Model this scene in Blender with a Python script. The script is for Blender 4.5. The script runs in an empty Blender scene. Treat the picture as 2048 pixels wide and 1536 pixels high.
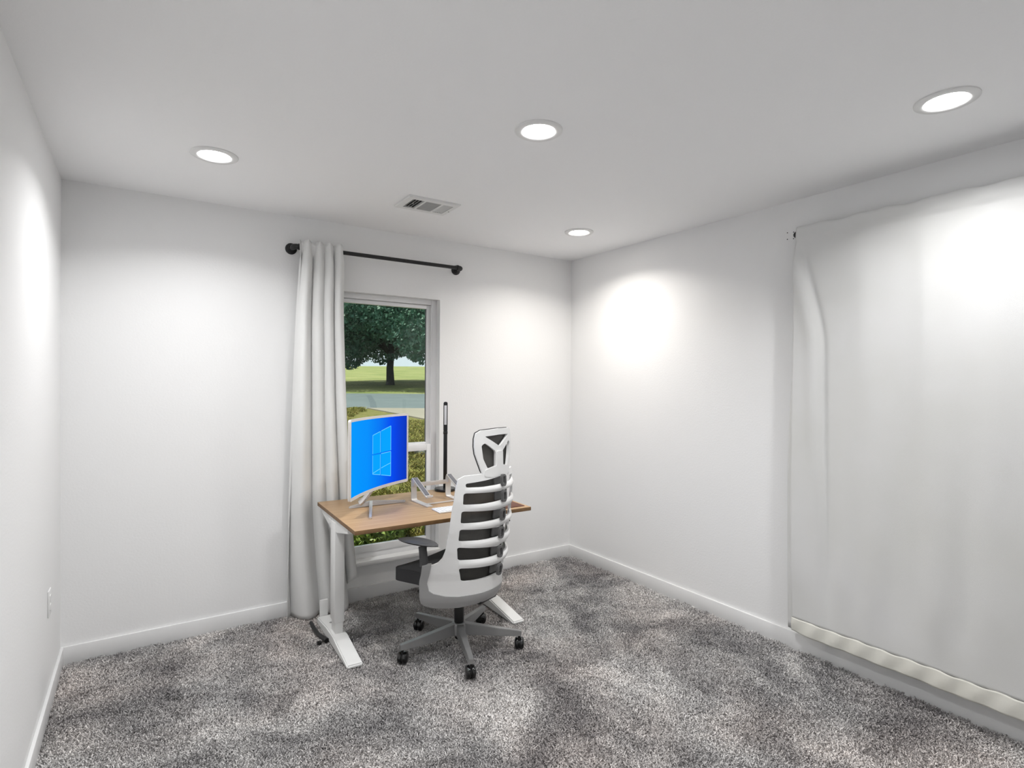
import bpy, bmesh, math, random
import numpy as np
from mathutils import Vector, Matrix, geometry

random.seed(7)
rng = np.random.default_rng(7)
scene = bpy.context.scene
COL = scene.collection
PI = math.pi

# ------------------------------------------------------------------ camera
W, H = 3.311, 2.44            # room width (x), ceiling height; back wall y = 0, left wall x = 0
FRONT = -3.95                 # wall behind the camera
CAM = Vector((0.3364, -3.5827, 1.4434))
RIGHT = Vector((0.83218138, -0.55446162, 0.00681703))
UP = Vector((-0.00233715, 0.00878657, 0.99995867))
FWD = Vector((0.5544986, 0.83216291, -0.00601615))
cam_data = bpy.data.cameras.new('camera')
cam_data.sensor_width = 36.0
cam_data.lens = 36.0 * 1112.84 / 2048
cam_data.clip_start = 0.02
cam_data.clip_end = 600
cam = bpy.data.objects.new('camera', cam_data)
COL.objects.link(cam)
m = Matrix((RIGHT, UP, -FWD)).transposed().to_4x4()
m.translation = CAM
cam.matrix_world = m
scene.camera = cam

# ------------------------------------------------------------------ world, sun, exposure
world = bpy.data.worlds.new('world')
scene.world = world
world.use_nodes = True
bg = world.node_tree.nodes['Background']
bg.inputs[0].default_value = (0.86, 0.94, 1.0, 1)
bg.inputs[1].default_value = 0.95
sun_d = bpy.data.lights.new('sun', 'SUN')
sun_d.energy = 6.0
sun_d.angle = math.radians(0.6)
sun_d.color = (1.0, 0.95, 0.85)
sun = bpy.data.objects.new('sun', sun_d)
COL.objects.link(sun)
sun_from = Vector((-0.25, 0.22, 0.94)).normalized()
sun.rotation_euler = sun_from.to_track_quat('Z', 'Y').to_euler()
LAMP_POWER = 10.2             # watts of each recessed light
LAMP_SPREAD = math.radians(142)

vs = scene.view_settings
vs.view_transform = 'Standard'
vs.look = 'None'
vs.exposure = 0.02
vs.gamma = 1.0
vs.use_curve_mapping = False

# ------------------------------------------------------------------ helpers: materials
MAT = {}

def srgb(r, g, b):
    def f(c):
        c /= 255.0
        return c / 12.92 if c <= 0.04045 else ((c + 0.055) / 1.055) ** 2.4
    return (f(r), f(g), f(b), 1.0)

def mat(name, col, rough=0.5, metal=0.0, noise=None, bump=None, emit=None, sheen=0.0, coat=0.0, trans=0.0, spec=0.5):
    """noise = (scale, col2, contrast) second colour mixed by noise; bump = (scale, strength)"""
    M = bpy.data.materials.new(name)
    M.use_nodes = True
    nt = M.node_tree
    b = nt.nodes['Principled BSDF']
    b.inputs['Base Color'].default_value = col
    b.inputs['Roughness'].default_value = rough
    b.inputs['Metallic'].default_value = metal
    b.inputs['Specular IOR Level'].default_value = spec
    if sheen: b.inputs['Sheen Weight'].default_value = sheen
    if coat: b.inputs['Coat Weight'].default_value = coat
    tc = None
    if noise or bump:
        tc = nt.nodes.new('ShaderNodeTexCoord')
    if noise:
        n = nt.nodes.new('ShaderNodeTexNoise'); n.inputs['Scale'].default_value = noise[0]
        n.inputs['Detail'].default_value = 5
        nt.links.new(tc.outputs['Object'], n.inputs['Vector'])
        r = nt.nodes.new('ShaderNodeValToRGB')
        c = noise[2] if len(noise) > 2 else 0.15
        r.color_ramp.elements[0].position = 0.5 - c; r.color_ramp.elements[1].position = 0.5 + c
        r.color_ramp.elements[0].color = col; r.color_ramp.elements[1].color = noise[1]
        nt.links.new(n.outputs['Fac'], r.inputs['Fac'])
        nt.links.new(r.outputs['Color'], b.inputs['Base Color'])
    if bump:
        n2 = nt.nodes.new('ShaderNodeTexNoise'); n2.inputs['Scale'].default_value = bump[0]
        n2.inputs['Detail'].default_value = 3
        nt.links.new(tc.outputs['Object'], n2.inputs['Vector'])
        bp = nt.nodes.new('ShaderNodeBump'); bp.inputs['Strength'].default_value = bump[1]
        bp.inputs['Distance'].default_value = bump[2] if len(bump) > 2 else 0.002
        nt.links.new(n2.outputs['Fac'], bp.inputs['Height'])
        nt.links.new(bp.outputs['Normal'], b.inputs['Normal'])
    if emit:
        b.inputs['Emission Color'].default_value = emit[0]
        b.inputs['Emission Strength'].default_value = emit[1]
    if trans:
        t = nt.nodes.new('ShaderNodeBsdfTransparent'); mx = nt.nodes.new('ShaderNodeMixShader')
        mx.inputs[0].default_value = trans
        out = nt.nodes['Material Output']
        nt.links.new(b.outputs[0], mx.inputs[1]); nt.links.new(t.outputs[0], mx.inputs[2])
        nt.links.new(mx.outputs[0], out.inputs['Surface'])
    MAT[name] = M
    return M

WALLC = (0.88, 0.88, 0.88, 1)
mat('wall_paint', WALLC, 0.85, bump=(90, 0.25, 0.002), spec=0.2)
mat('ceiling_paint', (0.95, 0.95, 0.955, 1), 0.9, bump=(120, 0.2, 0.002), spec=0.2)
mat('trim_paint', (0.84, 0.84, 0.84, 1), 0.4)
mat('vinyl', (0.86, 0.86, 0.87, 1), 0.35)
mat('white_metal', (0.80, 0.80, 0.79, 1), 0.35)
mat('white_plastic', (0.82, 0.82, 0.815, 1), 0.38)
mat('grey_plastic', srgb(166, 166, 166), 0.42, metal=0.2)
mat('grey_base', srgb(144, 144, 144), 0.35, metal=0.4)
mat('dark_plastic', srgb(62, 62, 63), 0.5)
mat('clip_plastic', srgb(92, 92, 92), 0.45)
mat('black_plastic', srgb(17, 17, 18), 0.3)
mat('black_gloss', srgb(12, 12, 13), 0.12, coat=0.4)
mat('black_iron', srgb(20, 20, 21), 0.5, noise=(60, srgb(34, 34, 35), 0.2))
mat('seat_fabric', srgb(48, 48, 50), 0.9, bump=(700, 0.6, 0.002), noise=(400, srgb(62, 62, 64), 0.2))
mat('aluminium', srgb(222, 218, 214), 0.35, metal=0.55)
mat('monitor_shell', srgb(224, 220, 216), 0.35)
mat('stand_metal', srgb(215, 213, 212), 0.25, metal=0.6)
mat('rubber_grey', srgb(110, 110, 114), 0.8)
mat('leather', srgb(104, 58, 38), 0.6, noise=(60, srgb(84, 46, 30), 0.2), bump=(300, 0.4, 0.001))
mat('key_white', srgb(238, 238, 238), 0.5)
mat('dark_void', (0.008, 0.008, 0.008, 1), 0.9)
mat('vent_dark', (0.03, 0.03, 0.03, 1), 0.9)
mat('led_diffuser', (0.75, 0.75, 0.75, 1), 0.5)
mat('hole_dark', (0.05, 0.05, 0.05, 1), 0.9)

def lamp_mat(name, col, s):
    M = bpy.data.materials.new(name); M.use_nodes = True
    nt = M.node_tree; nt.nodes.remove(nt.nodes['Principled BSDF'])
    e = nt.nodes.new('ShaderNodeEmission'); e.inputs[0].default_value = col; e.inputs[1].default_value = s
    nt.links.new(e.outputs[0], nt.nodes['Material Output'].inputs[0])
    MAT[name] = M
LAMPC = {'lamp_white': (1.0, 1.0, 1.0), 'lamp_warm': (1.0, 0.96, 0.90)}
for k_, c_ in LAMPC.items(): lamp_mat(k_, (*c_, 1), 42.0)

def cloth_mat(name, col, col2, weave=900, translucent=0.12):
    M = mat(name, col, 0.9, noise=(2.2, col2, 0.25), bump=(weave, 0.35, 0.0015), spec=0.1)
    nt = M.node_tree; b = nt.nodes['Principled BSDF']
    t = nt.nodes.new('ShaderNodeBsdfTranslucent'); t.inputs[0].default_value = col
    mx = nt.nodes.new('ShaderNodeMixShader'); mx.inputs[0].default_value = translucent
    nt.links.new(b.outputs[0], mx.inputs[1]); nt.links.new(t.outputs[0], mx.inputs[2])
    nt.links.new(mx.outputs[0], nt.nodes['Material Output'].inputs[0])
cloth_mat('curtain_grey', srgb(238, 238, 237), srgb(244, 244, 243))
cloth_mat('curtain_white', srgb(224, 224, 221), srgb(232, 232, 232))
cloth_mat('curtain_hem', srgb(232, 230, 220), srgb(240, 239, 232))

# wood desktop: stretched noise grain along x
M = mat('wood', srgb(176, 144, 108), 0.42)
nt = M.node_tree; b = nt.nodes['Principled BSDF']
tc = nt.nodes.new('ShaderNodeTexCoord'); mp = nt.nodes.new('ShaderNodeMapping')
mp.inputs['Scale'].default_value = (1.2, 26, 26)
n = nt.nodes.new('ShaderNodeTexNoise'); n.inputs['Scale'].default_value = 3.0; n.inputs['Detail'].default_value = 8
r = nt.nodes.new('ShaderNodeValToRGB')
r.color_ramp.elements[0].position = 0.3; r.color_ramp.elements[0].color = srgb(166, 133, 97)
r.color_ramp.elements[1].position = 0.7; r.color_ramp.elements[1].color = srgb(188, 157, 121)
nt.links.new(tc.outputs['Object'], mp.inputs[0]); nt.links.new(mp.outputs[0], n.inputs['Vector'])
nt.links.new(n.outputs['Fac'], r.inputs[0]); nt.links.new(r.outputs[0], b.inputs['Base Color'])
mat('wood_edge', srgb(128, 98, 64), 0.5, noise=(30, srgb(112, 84, 54), 0.2))

# thin window glass: mostly transparent, fresnel gloss
M = bpy.data.materials.new('window_glass'); M.use_nodes = True
nt = M.node_tree; nt.nodes.remove(nt.nodes['Principled BSDF'])
t = nt.nodes.new('ShaderNodeBsdfTransparent'); t.inputs[0].default_value = (0.92, 0.965, 0.95, 1)
g = nt.nodes.new('ShaderNodeBsdfGlossy'); g.inputs['Roughness'].default_value = 0.02
fr = nt.nodes.new('ShaderNodeFresnel'); fr.inputs[0].default_value = 1.3
mx = nt.nodes.new('ShaderNodeMixShader')
nt.links.new(fr.outputs[0], mx.inputs[0]); nt.links.new(t.outputs[0], mx.inputs[1]); nt.links.new(g.outputs[0], mx.inputs[2])
nt.links.new(mx.outputs[0], nt.nodes['Material Output'].inputs[0])
MAT['window_glass'] = M

# chair mesh fabric: fine see-through weave
mat('mesh_fabric', srgb(58, 57, 55), 0.8, noise=(500, srgb(80, 78, 74), 0.2), trans=0.16)

def carpet_mat(name, pile):
    M = bpy.data.materials.new(name); M.use_nodes = True
    nt = M.node_tree; b = nt.nodes['Principled BSDF']
    b.inputs['Roughness'].default_value = 0.95; b.inputs['Specular IOR Level'].default_value = 0.1
    b.inputs['Sheen Weight'].default_value = 0.15
    geo = nt.nodes.new('ShaderNodeNewGeometry')
    # brushed patches (lay of the pile)
    n1 = nt.nodes.new('ShaderNodeTexNoise'); n1.inputs['Scale'].default_value = 2.4; n1.inputs['Detail'].default_value = 4
    n1.inputs['Roughness'].default_value = 0.6; n1.inputs['Distortion'].default_value = 0.5
    nt.links.new(geo.outputs['Position'], n1.inputs['Vector'])
    r1 = nt.nodes.new('ShaderNodeValToRGB')
    r1.color_ramp.elements[0].position = 0.36; r1.color_ramp.elements[0].color = srgb(156, 155, 156)
    r1.color_ramp.elements[1].position = 0.66; r1.color_ramp.elements[1].color = srgb(231, 230, 229)
    nt.links.new(n1.outputs['Fac'], r1.inputs[0])
    # yarn to yarn variation
    n2 = nt.nodes.new('ShaderNodeTexNoise'); n2.inputs['Scale'].default_value = 200; n2.inputs['Detail'].default_value = 2
    nt.links.new(geo.outputs['Position'], n2.inputs['Vector'])
    r2 = nt.nodes.new('ShaderNodeValToRGB')
    r2.color_ramp.elements[0].position = 0.36; r2.color_ramp.elements[0].color = (0.34, 0.33, 0.335, 1)
    r2.color_ramp.elements[1].position = 0.64; r2.color_ramp.elements[1].color = (1.55, 1.53, 1.51, 1)
    nt.links.new(n2.outputs['Fac'], r2.inputs[0])
    mxx = nt.nodes.new('ShaderNodeMixRGB'); mxx.blend_type = 'MULTIPLY'; mxx.inputs[0].default_value = 0.9
    nt.links.new(r1.outputs[0], mxx.inputs[1]); nt.links.new(r2.outputs[0], mxx.inputs[2])
    # brown tinged yarn in patches
    n3 = nt.nodes.new('ShaderNodeTexNoise'); n3.inputs['Scale'].default_value = 1.3; n3.inputs['Detail'].default_value = 2
    nt.links.new(geo.outputs['Position'], n3.inputs['Vector'])
    r3 = nt.nodes.new('ShaderNodeValToRGB')
    r3.color_ramp.elements[0].position = 0.45; r3.color_ramp.elements[0].color = (1, 1, 1, 1)
    r3.color_ramp.elements[1].position = 0.68; r3.color_ramp.elements[1].color = (1.0, 0.955, 0.935, 1)
    nt.links.new(n3.outputs['Fac'], r3.inputs[0])
    m4 = nt.nodes.new('ShaderNodeMixRGB'); m4.blend_type = 'MULTIPLY'; m4.inputs[0].default_value = 1.0
    nt.links.new(mxx.outputs[0], m4.inputs[1]); nt.links.new(r3.outputs[0], m4.inputs[2])
    nt.links.new(m4.outputs[0], b.inputs['Base Color'])
    MAT[name] = M
carpet_mat('carpet', True)

# outdoors
mat('grass_near', srgb(124, 132, 62), 0.95, noise=(9, srgb(184, 170, 104), 0.16), bump=(40, 1.0, 0.05), spec=0.1)
mat('grass_far', srgb(112, 124, 72), 0.95, noise=(0.5, srgb(150, 150, 100), 0.25), bump=(8, 1.0, 0.1), spec=0.1)
mat('lawn_base', srgb(112, 116, 60), 0.95, noise=(9, srgb(140, 130, 84), 0.16), bump=(40, 1.0, 0.05), spec=0.1)  # self-shadow of the grass blades put into a darker base colour
mat('asphalt', srgb(88, 98, 100), 0.9, noise=(1.2, srgb(100, 110, 112), 0.25))
mat('concrete', srgb(146, 138, 124), 0.9, noise=(1.0, srgb(132, 125, 112), 0.25))
mat('leaf_dark', srgb(48, 88, 70), 0.6, noise=(1.2, srgb(70, 112, 84), 0.2))
mat('leaf_bright', srgb(62, 104, 34), 0.5, noise=(6, srgb(150, 160, 80), 0.16))
mat('bark', srgb(58, 56, 50), 0.9, noise=(6, srgb(40, 40, 36), 0.2), bump=(20, 1, 0.03))
mat('stone', srgb(112, 112, 104), 0.9, noise=(7, srgb(78, 80, 74), 0.2), bump=(12, 1, 0.03))
mat('crack', srgb(82, 92, 96), 0.95)
mat('sun_block_paint', srgb(200, 200, 198), 0.7)

# ------------------------------------------------------------------ helpers: objects and geometry
def obj(name, bm, material, parent=None, smooth=40, loc=None, rot=None):
    me = bpy.data.meshes.new(name)
    if isinstance(bm, bmesh.types.BMesh):
        bmesh.ops.recalc_face_normals(bm, faces=bm.faces)
        bm.to_mesh(me); bm.free()
    else:
        me.from_pydata(*bm); me.update()
    if material: me.materials.append(MAT[material])
    if smooth:
        me.polygons.foreach_set('use_smooth', [True] * len(me.polygons))
        me.set_sharp_from_angle(angle=math.radians(smooth))
    o = bpy.data.objects.new(name, me)
    COL.objects.link(o)
    if parent: o.parent = parent
    if loc: o.location = loc
    if rot: o.rotation_euler = rot
    return o

def tag(o, label=None, cat=None, group=None, kind=None):
    if label: o['label'] = label
    if cat: o['category'] = cat
    if group: o['group'] = group
    if kind: o['kind'] = kind
    return o

def thing(name, label, cat, loc=(0, 0, 0), rz=0.0, group=None):
    o = bpy.data.objects.new(name, None)
    COL.objects.link(o)
    o.empty_display_size = 0.05
    o.location = loc; o.rotation_euler = (0, 0, rz)
    return tag(o, label, cat, group)

def struct(name, bm, material, label=None, cat=None, smooth=None):
    return tag(obj(name, bm, material, smooth=smooth), label, cat, kind='structure')

def merge(bm, other, mtx=None):
    me = bpy.data.meshes.new('tmp')
    if mtx is not None: bmesh.ops.transform(other, matrix=mtx, verts=other.verts)
    other.to_mesh(me); other.free()
    bm.from_mesh(me); bpy.data.meshes.remove(me)

def box(bm, lo, hi, bevel=0.0, seg=2, mtx=None):
    b2 = bmesh.new()
    lo, hi = Vector(lo), Vector(hi)
    bmesh.ops.create_cube(b2, size=1.0, matrix=Matrix.Translation((lo + hi) / 2) @ Matrix.Diagonal((*(hi - lo), 1.0)))
    if bevel: bmesh.ops.bevel(b2, geom=b2.edges[:], offset=bevel, segments=seg, affect='EDGES', profile=0.5)
    merge(bm, b2, mtx)
    return bm

def new_box(lo, hi, bevel=0.0, seg=2, mtx=None):
    return box(bmesh.new(), lo, hi, bevel, seg, mtx)

def tube(bm, pts, r, seg=12, caps=True, squash=None):
    """circular section swept along a polyline; r may be a list; squash = (a, b) section scale"""
    pts = [Vector(p) for p in pts]
    rr = r if isinstance(r, (list, tuple)) else [r] * len(pts)
    rings = []
    prev = None
    for i, p in enumerate(pts):
        d = (pts[min(i + 1, len(pts) - 1)] - pts[max(i - 1, 0)]).normalized()
        if prev is None:
            ref = Vector((0, 0, 1)) if abs(d.z) < 0.9 else Vector((1, 0, 0))
            a = d.cross(ref).normalized()
        else:
            a = (prev - d * prev.dot(d)).normalized()
        prev = a
        c = d.cross(a)
        sa, sb = squash or (1, 1)
        rings.append([bm.verts.new(p + (a * math.cos(2 * PI * k / seg) * sa + c * math.sin(2 * PI * k / seg) * sb) * rr[i]) for k in range(seg)])
    for i in range(len(rings) - 1):
        for k in range(seg):
            bm.faces.new((rings[i][k], rings[i][(k + 1) % seg], rings[i + 1][(k + 1) % seg], rings[i + 1][k]))
    if caps:
        bm.faces.new(rings[0]); bm.faces.new(rings[-1][::-1])
    return bm

def lathe(bm, prof, seg=24, mtx=None, close=False):
    """profile of (radius, z) revolved about z"""
    b2 = bmesh.new(); rings = []
    for r, z in prof:
        if r < 1e-6: rings.append([b2.verts.new((0, 0, z))])
        else: rings.append([b2.verts.new((r * math.cos(2 * PI * k / seg), r * math.sin(2 * PI * k / seg), z)) for k in range(seg)])
    pr = list(zip(rings, rings[1:])) + ([(rings[-1], rings[0])] if close else [])
    for A, B in pr:
        for k in range(seg):
            k2 = (k + 1) % seg
            if len(A) == 1 and len(B) == 1: continue
            if len(A) == 1: b2.faces.new((A[0], B[k], B[k2]))
            elif len(B) == 1: b2.faces.new((A[k], A[k2], B[0]))
            else: b2.faces.new((A[k], A[k2], B[k2], B[k]))
    merge(bm, b2, mtx)
    return bm

def round_poly(pts, r, seg=4):
    """round the corners of a closed 2-D polygon"""
    out = []; n = len(pts)
    for i in range(n):
        p0, p1, p2 = Vector(pts[i - 1]), Vector(pts[i]), Vector(pts[(i + 1) % n])
        a, c = (p0 - p1), (p2 - p1)
        rad = min(r, a.length * 0.45, c.length * 0.45)
        A, B = p1 + a.normalized() * rad, p1 + c.normalized() * rad
        for k in range(seg + 1):
            t = k / seg
            q = A * (1 - t) ** 2 + p1 * 2 * t * (1 - t) + B * t * t
            out.append((q.x, q.y))
    return out

def flat_plate(outer, holes=(), step=0.02, zstep=None):
    """triangulated 2-D polygon with holes in (x, z), cut on a grid so that it can be bent; a bmesh in the plane y = 0"""
    loops = [[Vector((x, z, 0)) for x, z in L] for L in (outer, *holes)]
    flat = [v for L in loops for v in L]
    tris = geometry.tessellate_polygon(loops)
    bm = bmesh.new()
    vs_ = [bm.verts.new((v.x, 0, v.y)) for v in flat]
    for t in tris:
        if len(set(t)) == 3:
            try: bm.faces.new([vs_[i] for i in t])
            except ValueError: pass
    bmesh.ops.remove_doubles(bm, verts=bm.verts, dist=1e-5)
    xs = [v.x for v in flat]; zs = [v.y for v in flat]
    def cut(co, no): bmesh.ops.bisect_plane(bm, geom=bm.verts[:] + bm.edges[:] + bm.faces[:], plane_co=co, plane_no=no, dist=1e-6)
    if step:
        for k in range(math.ceil(min(xs) / step), math.floor(max(xs) / step) + 1): cut((k * step, 0, 0), (1, 0, 0))
    if zstep:
        for k in range(math.ceil(min(zs) / zstep), math.floor(max(zs) / zstep) + 1): cut((0, 0, k * zstep), (0, 0, 1))
    return bm

def thicken(bm, fn, thick):
    """map flat (x, 0, z) points with fn(x, z) -> (point, outward normal); give thickness inwards"""
    src = [(v.co.x, v.co.z) for v in bm.verts]
    bm.verts.index_update()
    faces = [[v.index for v in f.verts] for f in bm.faces]
    ecount = {}
    for f in faces:
        for i in range(len(f)):
            e = (f[i], f[(i + 1) % len(f)]); ecount[e] = 1
    out = bmesh.new()
    A, B = [], []
    for x, z in src:
        p, n_ = fn(x, z); th = thick(x, z) if callable(thick) else thick
        A.append(out.verts.new(p)); B.append(out.verts.new(p - n_ * th))
    for f in faces:
        try:
            out.faces.new([A[i] for i in f]); out.faces.new([B[i] for i in reversed(f)])
        except ValueError: pass
    for (a, c) in ecount:
        if (c, a) not in ecount:
            try: out.faces.new((A[c], A[a], B[a], B[c]))
            except ValueError: pass
    bm.free()
    return out

def plate(outer, holes, fn, thick, step=0.02, zstep=None):
    bm = flat_plate(outer, holes, step, zstep)
    bmesh.ops.recalc_face_normals(bm, faces=bm.faces)
    return thicken(bm, fn, thick)

def prism(bm, poly, a0, a1, axis='x', bevel=0.0):
    """polygon in the other two axes extruded along axis from a0 to a1"""
    b2 = bmesh.new()
    def P(a, u, v): return {'x': (a, u, v), 'y': (u, a, v), 'z': (u, v, a)}[axis]
    lo = [b2.verts.new(P(a0, u, v)) for u, v in poly]; hi = [b2.verts.new(P(a1, u, v)) for u, v in poly]
    b2.faces.new(lo); b2.faces.new(hi[::-1])
    for i in range(len(poly)):
        j = (i + 1) % len(poly); b2.faces.new((lo[i], hi[i], hi[j], lo[j]))
    bmesh.ops.recalc_face_normals(b2, faces=b2.faces)
    if bevel: bmesh.ops.bevel(b2, geom=b2.edges[:], offset=bevel, segments=2, affect='EDGES')
    merge(bm, b2)
    return bm

def lerp_tab(z, zs, vs_): return float(np.interp(z, zs, vs_))

# ------------------------------------------------------------------ room shell
TH = 0.14
WX0, WX1, WZ0, WZ1 = 1.20, 2.104, 0.245, 2.014         # window opening in the back wall
bm = bmesh.new()
box(bm, (-TH, 0, -0.1), (WX0, TH, H + 0.1)); box(bm, (WX1, 0, -0.1), (W + TH, TH, H + 0.1))
box(bm, (WX0, 0, -0.1), (WX1, TH, WZ0)); box(bm, (WX0, 0, WZ1), (WX1, TH, H + 0.1))
struct('wall_back', bm, 'wall_paint')
struct('wall_left', new_box((-TH, FRONT - TH, -0.1), (0, 0, H + 0.1)), 'wall_paint')
wall_r = struct('wall_right', new_box((W, FRONT - TH, -0.1), (W + TH, 0, H + 0.1)), 'wall_paint')
struct('wall_front', new_box((0, FRONT - TH, -0.1), (W, FRONT, H + 0.1)), 'wall_paint')
struct('ceiling', new_box((-TH, FRONT - TH, H), (W + TH, TH, H + 0.12)), 'ceiling_paint')
floor = struct('floor', new_box((0, FRONT, -0.1), (W, 0, -0.012)), 'carpet', 'mottled grey shag carpet covering the whole floor', 'carpet')
BT, BH = 0.014, 0.086
def baseboard(name, lo, hi):
    struct(name, new_box(lo, hi, 0.003, 2), 'trim_paint', smooth=40)
baseboard('baseboard_back', (0, -BT, -0.012), (W, 0, BH))
baseboard('baseboard_left', (0, FRONT, -0.012), (BT, -BT, BH))
baseboard('baseboard_right', (W - BT, FRONT, -0.012), (W, -BT, BH))
baseboard('baseboard_front', (BT, FRONT, -0.012), (W - BT, FRONT + BT, BH))
# old screw holes beside the right curtain rod
for (y, z) in ((-1.858, 2.272), (-1.893, 2.268), (-1.858, 2.236), (-1.893, 2.232)):
    b2 = bmesh.new(); lathe(b2, [(0, 0.001), (0.0028, 0.001), (0.0028, -0.001), (0, -0.001)], 8, Matrix.Translation((W - 0.0006, y, z)) @ Matrix.Rotation(PI / 2, 4, 'Y'))
    obj('screw_hole', b2, 'hole_dark', wall_r)

# unseen overhang, added to keep direct sun out of the window
struct('sun_block_eave', new_box((-1.5, TH, 2.56), (W + 1.5, TH + 0.85, 2.68), 0.01), 'sun_block_paint')

# carpet pile: thousands of short yarns, instanced in clumps
def clump_mesh(name, size, n_, hgt, wid, lean, material):
    V, F = [], []
    for i in range(n_):
        x, y = (rng.random(2) - 0.5) * size
        a = rng.random() * 2 * PI; l = lean * (0.4 + rng.random()); hh = hgt * (0.75 + 0.5 * rng.random())
        ca, sa = math.cos(a), math.sin(a); ta = rng.random() * PI
        wx, wy = math.cos(ta) * wid / 2, math.sin(ta) * wid / 2
        k = len(V)
        b2 = rng.random() * 2 * PI
        for t, w_ in ((0, 1.0), (0.6, 1.1), (1.0, 0.7)):
            px = x + ca * l * t ** 1.6 + math.cos(b2) * l * 0.25 * math.sin(PI * t); py = y + sa * l * t ** 1.6 + math.sin(b2) * l * 0.25 * math.sin(PI * t)
            pz = hh * (t - 0.28 * t * t) / 0.72
            V += [(px - wx * w_, py - wy * w_, pz), (px + wx * w_, py + wy * w_, pz)]
        F += [(k, k + 1, k + 3, k + 2), (k + 2, k + 3, k + 5, k + 4)]
    me = bpy.data.meshes.new(name); me.from_pydata(V, [], F); me.update()
    me.materials.append(MAT[material])
    me.polygons.foreach_set('use_smooth', [True] * len(me.polygons))
    return me

def scatter(name, verts, faces, clumps, density, material, parent=None, smin=0.85, smax=1.15, seed=1):
    """one object: a base patch whose geometry nodes instance clump meshes over it"""
    me = bpy.data.meshes.new(name); me.from_pydata(verts, [], faces); me.update()
    o = bpy.data.objects.new(name, me); COL.objects.link(o)
    if parent: o.parent = parent
    ng = bpy.data.node_groups.new(name + '_nodes', 'GeometryNodeTree')
    ng.interface.new_socket('Geometry', in_out='INPUT', socket_type='NodeSocketGeometry')
    ng.interface.new_socket('Geometry', in_out='OUTPUT', socket_type='NodeSocketGeometry')
    N = ng.nodes; L = ng.links
    gi = N.new('NodeGroupInput'); go = N.new('NodeGroupOutput')
    if density:
        dp = N.new('GeometryNodeDistributePointsOnFaces'); dp.inputs['Density'].default_value = density; dp.inputs['Seed'].default_value = seed
        L.new(gi.outputs[0], dp.inputs['Mesh']); points = dp.outputs['Points']
    else:
        points = gi.outputs[0]           # one clump on every vertex
    join = N.new('GeometryNodeGeometryToInstance')
    for cm in clumps:
        co = bpy.data.objects.new(cm.name, cm)         # source mesh only, not linked to the scene
        oi = N.new('GeometryNodeObjectInfo'); oi.inputs['Object'].default_value = co
        oi.inputs['As Instance'].default_value = True
        L.new(oi.outputs['Geometry'], join.inputs[0])
    ip = N.new('GeometryNodeInstanceOnPoints'); ip.inputs['Pick Instance'].default_value = True
    rv = N.new('FunctionNodeRandomValue'); rv.data_type = 'FLOAT_VECTOR'
    rv.inputs[0].default_value = (0, 0, 0); rv.inputs[1].default_value = (0, 0, 2 * PI)
    rs = N.new('FunctionNodeRandomValue'); rs.data_type = 'FLOAT'
    rs.inputs[2].default_value = smin; rs.inputs[3].default_value = smax
    L.new(points, ip.inputs['Points']); L.new(join.outputs[0], ip.inputs['Instance'])
    L.new(rv.outputs[0], ip.inputs['Rotation']); L.new(rs.outputs[1], ip.inputs['Scale'])
    L.new(ip.outputs[0], go.inputs[0])
    md = o.modifiers.new('pile', 'NODES'); md.node_group = ng
    return o

cl = [clump_mesh('yarn_clump', 0.075, 210, 0.017, 0.0042, 0.012, 'carpet') for _ in range(5)]
pv = []
sp_ = 0.05
x_ = BT + 0.028
while x_ < W - BT - 0.02:
    y_ = FRONT + BT + 0.028
    while y_ < -BT - 0.02:
        jx, jy = (rng.random(2) - 0.5) * 0.024
        pv.append((min(max(x_ + jx, BT + 0.03), W - BT - 0.03), min(max(y_ + jy, FRONT + BT + 0.03), -BT - 0.03), -0.014)); y_ += sp_
    x_ += sp_
pile = scatter('carpet_pile', pv, [], cl, 0, 'carpet', floor)
tag(pile, kind='stuff')

# ------------------------------------------------------------------ window
win = tag(thing('window_1', 'tall white vinyl window with two panes behind the desk', 'window', (0, 0, 0)), kind='structure')
FY0, FY1 = 0.055, 0.115
fr_w = 0.040
bm = bmesh.new()
box(bm, (WX0, FY0, WZ0), (WX0 + fr_w, FY1, WZ1), 0.003); box(bm, (WX1 - fr_w, FY0, WZ0), (WX1, FY1, WZ1), 0.003)
box(bm, (WX0 + fr_w, FY0, WZ1 - 0.034), (WX1 - fr_w, FY1, WZ1), 0.003); box(bm, (WX0 + fr_w, FY0, WZ0), (WX1 - fr_w, FY1, WZ0 + 0.045), 0.003)
obj('window_frame', bm, 'vinyl', win)
def sash(name, z0, z1, y0, y1, bw, top, bot):
    x0, x1 = WX0 + fr_w - 0.002, WX1 - fr_w + 0.002
    bm = bmesh.new()
    box(bm, (x0, y0, z0), (x0 + bw, y1, z1), 0.003); box(bm, (x1 - bw, y0, z0), (x1, y1, z1), 0.003)
    box(bm, (x0 + bw, y0, z1 - top), (x1 - bw, y1, z1), 0.003); box(bm, (x0 + bw, y0, z0), (x1 - bw, y1, z0 + bot), 0.003)
    s = obj(name, bm, 'vinyl', win)
    yc = (y0 + y1) / 2
    obj('pane', new_box((x0 + bw - 0.004, yc - 0.002, z0 + bot - 0.004), (x1 - bw + 0.004, yc + 0.002, z1 - top + 0.004)), 'window_glass', s, smooth=None)
    bm = bmesh.new()
    gx0, gx1, gz0, gz1 = x0 + bw, x1 - bw, z0 + bot, z1 - top
    for lo, hi in (((gx0, yc - .004, gz0), (gx0 + .004, yc + .004, gz1)), ((gx1 - .004, yc - .004, gz0), (gx1, yc + .004, gz1))):
        box(bm, lo, hi)
    obj('glazing_seal', bm, 'rubber_grey', s, smooth=None)
sash('upper_sash', 0.985, WZ1 - 0.036, 0.074, 0.104, 0.030, 0.026, 0.016)
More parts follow.
